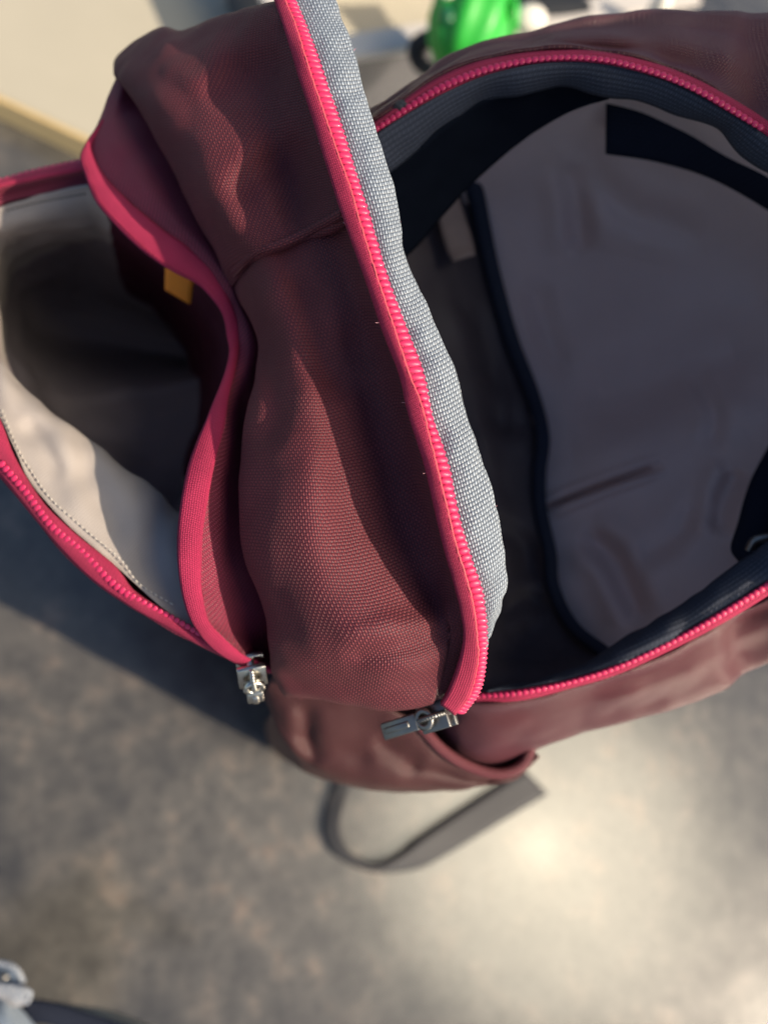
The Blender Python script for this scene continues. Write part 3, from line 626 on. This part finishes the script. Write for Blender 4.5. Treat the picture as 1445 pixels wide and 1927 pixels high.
def fibres(P, n, dpx, length):
    C = cr(W(P), 300)
    for k in range(n):
        p = Vector(C[random.randrange(30, 290)]); d = (R @ Vector((dpx*random.uniform(.4, 1), random.uniform(-.8, .8), random.uniform(0, .6)))).normalized()
        b = Vector((random.uniform(-1, 1), random.uniform(-1, 1), random.uniform(-1, 1)))*.5
        q = [p+d*(length*t)+b*(length*t*t) for t in np.linspace(0, 1, 5)]
        for a, c in zip(q, q[1:]):
            bmesh.ops.create_cone(bm, segments=4, radius1=.00006, radius2=.00005, depth=(c-a).length, matrix=Matrix.Translation((a+c)/2-BASE) @ (c-a).to_track_quat('Z', 'Y').to_matrix().to_4x4())
fibres(E(tapeL, -.03), 5, -1, .0009); fibres(E(greyR, .2), 4, 1, .0008)
tag(bm_obj('loose_fibre', bm, plain('pale_fibre', (.5, .25, .3), .6), tp), kind='stuff')
# ------------------------------------------------------------------ things round the bag (top edge and bottom left corner)
BASE = Vector((0, 0, 0))
def solid(name, P, h, mat, parent=None, bev=.001, base=None):
    """prism over a ground polygon P (world xy), from z=base to base+h"""
    bm = bmesh.new(); b = base or 0.0
    lo = [bm.verts.new((p[0], p[1], b)) for p in P]; hi = [bm.verts.new((p[0], p[1], b+h)) for p in P]
    n = len(P)
    bm.faces.new(lo[::-1]); bm.faces.new(hi)
    for i in range(n): bm.faces.new((lo[i], lo[(i+1) % n], hi[(i+1) % n], hi[i]))
    bmesh.ops.recalc_face_normals(bm, faces=bm.faces[:])
    if bev: bmesh.ops.bevel(bm, geom=bm.edges[:], offset=bev, segments=2, affect='EDGES')
    return bm_obj(name, bm, mat, parent, False)
# pale board with a raw wooden edge
def wood():
    n = N('raw_wood_edge'); g = n.noise(50, 5, stretch=((1, 1, 14), 0)); g2 = n.noise(300, 4, stretch=((1, 6, 6), .5))
    n.set(n.b.inputs['Base Color'], n.mix(n.math('MULTIPLY', n.math('ADD', g, g2), .5), (.50, .34, .14), (.85, .68, .38))); n.b.inputs['Roughness'].default_value = .6
    return n.m
M['board'] = plain('beige_laminate', (.42, .39, .315), .55, var=.05, scale=30, spec=.3); M['woodedge'] = wood()
c0, c1 = atz(-300, 47, 2.2), atz(470, 408, 2.2)
e = (c1-c0).normalized(); nrm = Vector((-e.y, e.x, 0))
board = empty('board', (*(c0+c1).xy*.5, 0)); tag(board, 'beige board with a raw yellow wooden edge lying on the floor behind the backpack', 'board')
off = Vector((*((c0+c1)*.5).xy, 0))
q0 = c0+nrm*.004; q1 = c1+nrm*.004
P = [q0, q1, q1+nrm*.9+e*.15, q0+nrm*.9]
solid('panel', [p-off for p in P], .0215, M['board'], board, .0006)
P = [c0-nrm*.0, c1-nrm*.0, c1+nrm*.0035, c0+nrm*.0035]
solid('wooden_edge', [p-off for p in P], .0222, M['woodedge'], board, .001)
# grey storage box with a pale rim
M['box'] = plain('grey_plastic', (.085, .085, .095), .45, var=.05, scale=40); M['rim'] = plain('pale_plastic_rim', (.52, .49, .46), .4, var=.05, scale=40)
a0, a1 = atz(560, 122, 9.0), atz(1310, 2, 9.0)
ex = (a1-a0); L = ex.length; ex.normalize(); ey = Vector((-ex.y, ex.x, 0))
bx = empty('storage_box', (*((a0+a1)*.5).xy, 0)); tag(bx, 'grey plastic box with a pale rim standing behind the backpack at the top', 'box')
off = Vector((*((a0+a1)*.5).xy, 0))
def rect(x0, x1, y0, y1): return [a0+ex*x0+ey*y0-off, a0+ex*x1+ey*y0-off, a0+ex*x1+ey*y1-off, a0+ex*x0+ey*y1-off]
wl = .003
solid('wall', rect(0, L, 0.002, .002+wl), .086, M['box'], bx, .0006); solid('wall', rect(0, L, .14, .14+wl), .086, M['rim'], bx, .0006)
solid('wall', rect(.001, wl, .006, .139), .086, M['box'], bx, .0006); solid('wall', rect(L-wl, L-.001, .006, .139), .086, M['box'], bx, .0006)
solid('bottom', rect(.004, L-.004, .006, .139), .003, M['board'], bx, .0004, .004)
for rr in (rect(-.004, L+.004, -.003, .018), rect(-.004, L+.004, .128, .148), rect(-.004, .012, .0185, .1275), rect(L-.012, L+.004, .0185, .1275)):
    solid('rim', rr, .006, M['rim'], bx, .0015, .0862)
# white knob on the rim
def blob(name, c, rx, ry, rz, mat, parent, rot=None, seg=20):
    bm = bmesh.new(); m = Matrix.Translation(c) @ (rot or Matrix.Identity(4)) @ Matrix.Diagonal((rx, ry, rz, 1))
    bmesh.ops.create_uvsphere(bm, u_segments=seg, v_segments=seg//2+2, radius=1, matrix=m); return bm_obj(name, bm, mat, parent)
M['white'] = plain('white_plastic', (.78, .74, .66), .4, var=.04)
M['green'] = plain('green_plastic', (.03, .42, .05), .42, var=.3, scale=30); M['greendk'] = plain('dark_green_plastic', (.01, .13, .05), .4)
M['blackstrap'] = plain('black_nylon', (.012, .015, .022), .7)
kn = atz(1240, 14, 11.2)
def lathe(name, prof, m, mat, parent, seg=28, groove=None):
    bm = bmesh.new(); rings = []
    for r, z in prof:
        rings.append([bm.verts.new(m @ Vector((r*math.cos(2*math.pi*i/seg)*(1 if groove is None else groove(i, z)), r*math.sin(2*math.pi*i/seg)*(1 if groove is None else groove(i, z)), z))) for i in range(seg)])
    for a, b in zip(rings, rings[1:]):
        for i in range(seg): bm.faces.new((a[i], a[(i+1) % seg], b[(i+1) % seg], b[i]))
    bm.faces.new(rings[0][::-1]); bm.faces.new(rings[-1])
    return bm_obj(name, bm, mat, parent)
o = lathe('knob', [(.004, -.022), (.007, -.018), (.0075, -.004), (.0068, .006), (.004, .011), (.001, .0125)], Matrix.Translation(kn), M['white'], None)
tag(o, 'small upright white knob standing on the far pale rim, top edge', 'knob')
# green bottle top with white spout and black carrying strap
BS = 1.3; gc = at(886, 42, 36*BS)
right = R @ Vector((1, .1, 0)); upv = R @ Vector((-.1, 1, .2)); fwd = R @ Vector((0, -.2, 1))
gm = frame(gc, gc+upv, R @ Vector((0, 0, 1)))
rot = Matrix((R.col[0], R.col[1], R.col[2])).transposed().to_4x4()
gb = empty('green_bottle', (gc.x, gc.y, gc.z)); gb.scale = (BS, BS, BS); tag(gb, 'bright green plastic bottle with white spout and black strap behind the backpack', 'bottle')
lm = rot @ Matrix.Rotation(math.radians(-78), 4, 'X') @ Matrix.Rotation(.35, 4, 'Y')
prof = [(.004, -.023), (.012, -.0205), (.0175, -.014), (.0205, -.005), (.0205, .004), (.0185, .0115), (.0165, .0135), (.0168, .0165), (.0145, .0205), (.0095, .0245), (.003, .026)]
grv = lambda i, z: 1.0-(.16 if (i % 4 == 0 and -.018 < z < .013) else 0)
lathe('body', prof, lm, M['green'], gb, 36, grv)
def loc(x, y, z): return rot @ Vector((x, y, z))
rm4 = rot
blob('spout', loc(.0275, -.001, .004), .0085, .0062, .0062, M['white'], gb, rot)
blob('spout_base', loc(.019, 0, .004), .0035, .009, .009, M['green'], gb, rot)
blob('button', loc(-.0125, .003, .0155), .0036, .0026, .0022, M['white'], gb, rot)
blob('latch', loc(-.0125, -.0065, .0150), .0034, .0045, .0025, M['greendk'], gb, rot)
C = np.array([list(loc(.010+.0035*math.cos(t*.45), .004+.0035*math.sin(t*.45), .0185)) for t in range(15)])
mesh_grid('ring', tube_pts(C*BS+np.array(gc), .0006*BS, 6)/BS-np.array(gc)/BS, M['green'], gb, closed=True)
A = [(x, y, d*BS) for x, y, d in [(824, 58, 37), (795, 62, 37.5), (772, 82, 38), (774, 118, 38.5), (800, 142, 39), (850, 150, 39)]]
Bq = [(x, y, d*BS) for x, y, d in [(830, 84, 37), (812, 86, 37.5), (800, 96, 38), (803, 112, 38.5), (822, 124, 39), (856, 126, 39)]]
Gs = (strip_pts(A, Bq, 40, 8, .2)-np.array(gc))/BS
mesh_grid('carry_strap', Gs, M['blackstrap'], gb, .003)
Gs = strip_pts([(930, -60, 53), (955, -20, 53), (985, 26, 53), (1035, 30, 53), (1112, 16, 53)], [(1060, -70, 53), (1065, -45, 53), (1075, -25, 53), (1085, -10, 53), (1108, 10, 53)], 30, 8, .3)
tag(mesh_grid('black_strap', Gs, M['blackstrap'], None, .004), 'flat black strap lying beside the green bottle at the top edge', 'strap')
# the edge of a person in jeans
M['denim'] = weave('denim', (.17, .22, .29), (.07, .10, .15), .9, .9, bump=.6, rough=.8, sheen=.3, sheen_col=(.8, .9, 1), ang=.6)
M['denimpale'] = weave('worn_denim_seam', (.42, .44, .45), (.14, .18, .26), 2.6, 1.1, bump=.9, rough=.8, sheen=.2, ang=.5)
M['shirt'] = weave('sage_cloth', (.30, .31, .28), (.22, .23, .21), .8, .8, bump=.4, rough=.8)
pr = empty('person', atz(-60, 2050, 0)); BASE = pr.location.copy()
tag(pr, 'person at the bottom left corner in worn blue jeans with a metal rivet', 'person')
rows = [[(-260, 1880, 30), (-120, 1868, 29), (-10, 1866, 28.5), (20, 1884, 28.6), (60, 1925, 29.2), (110, 2000, 30)],
        [(-260, 1960, 28.6), (-120, 1940, 27.6), (-20, 1930, 27.2), (20, 1945, 27.5), (50, 1980, 28.2), (90, 2050, 29.5)],
        [(-260, 2120, 27.6), (-120, 2100, 26.6), (-20, 2090, 26.4), (20, 2100, 26.8), (40, 2130, 27.6), (80, 2180, 29.2)],
        [(-260, 2400, 30), (-120, 2400, 29), (-20, 2380, 29), (20, 2380, 29.4), (40, 2380, 30), (80, 2400, 31)]]
jeans = mesh_grid('jeans', grid_pts(rows, 40, 50), M['denim'], pr, .001, .0006, 60)
strip('worn_seam', [(-90, 1806, 28.6), (0, 1812, 28.4), (30, 1823, 28.3), (44, 1848, 28.3)], [(-90, 1858, 28.6), (0, 1858, 28.4), (22, 1860, 28.3), (42, 1862, 28.3)], 24, 8, M['denim'], jeans, .2, .0016)
strip('worn_seam', [(-90, 1850, 28.3), (0, 1852, 28.1), (36, 1858, 28.0), (57, 1868, 28.0)], [(-90, 1892, 28.5), (0, 1880, 28.3), (28, 1890, 28.2), (52, 1886, 28.2)], 24, 8, M['denimpale'], jeans, .2, .0016)
for pts_ in ([(-90, 1806, 28.3), (0, 1811, 28.2), (30, 1822, 28.1), (45, 1848, 28.1)], [(-90, 1851, 28.1), (0, 1853, 27.9), (36, 1859, 27.8), (57, 1868, 27.8), (52, 1886, 28)]):
    mesh_grid('seam_edge', tube_pts(cr(W(pts_), 30), .0009, 8), M['denimpale'], jeans, closed=True)
blob('rivet', at(4, 1838, 28.1)-BASE, .0030, .0018, .0018, M['gun'], jeans, rot)
legp = cr(np.array([list(at(-150, 2130, 30)), list(at(-260, 2260, 33)), list(atz(-420, 2250, 10)), list(atz(-460, 2240, 1))]), 24)
mesh_grid('trouser_leg', tube_pts(legp, np.linspace(.055, .04, 24), 16), M['denim'], pr, closed=True)
strip('dark_band', [(40, 1878, 29.4), (90, 1884, 29.8), (150, 1900, 30.4), (230, 1925, 31), (330, 1960, 31.5)], [(45, 1925, 29.4), (90, 1925, 29.6), (150, 1950, 30.2), (230, 1990, 30.8), (330, 2010, 31.2)], 24, 6, M['dark'], pr, .1, .002)  # narrow dark navy strip beside the jeans
strip('shirt', [(105, 1886, 31.4), (150, 1894, 31.6), (200, 1902, 31.8), (260, 1922, 32), (340, 1960, 32)], [(105, 1960, 30), (150, 1980, 30), (200, 1990, 30), (260, 2000, 30), (340, 2040, 30)], 24, 8, M['shirt'], pr, .15, .0012)
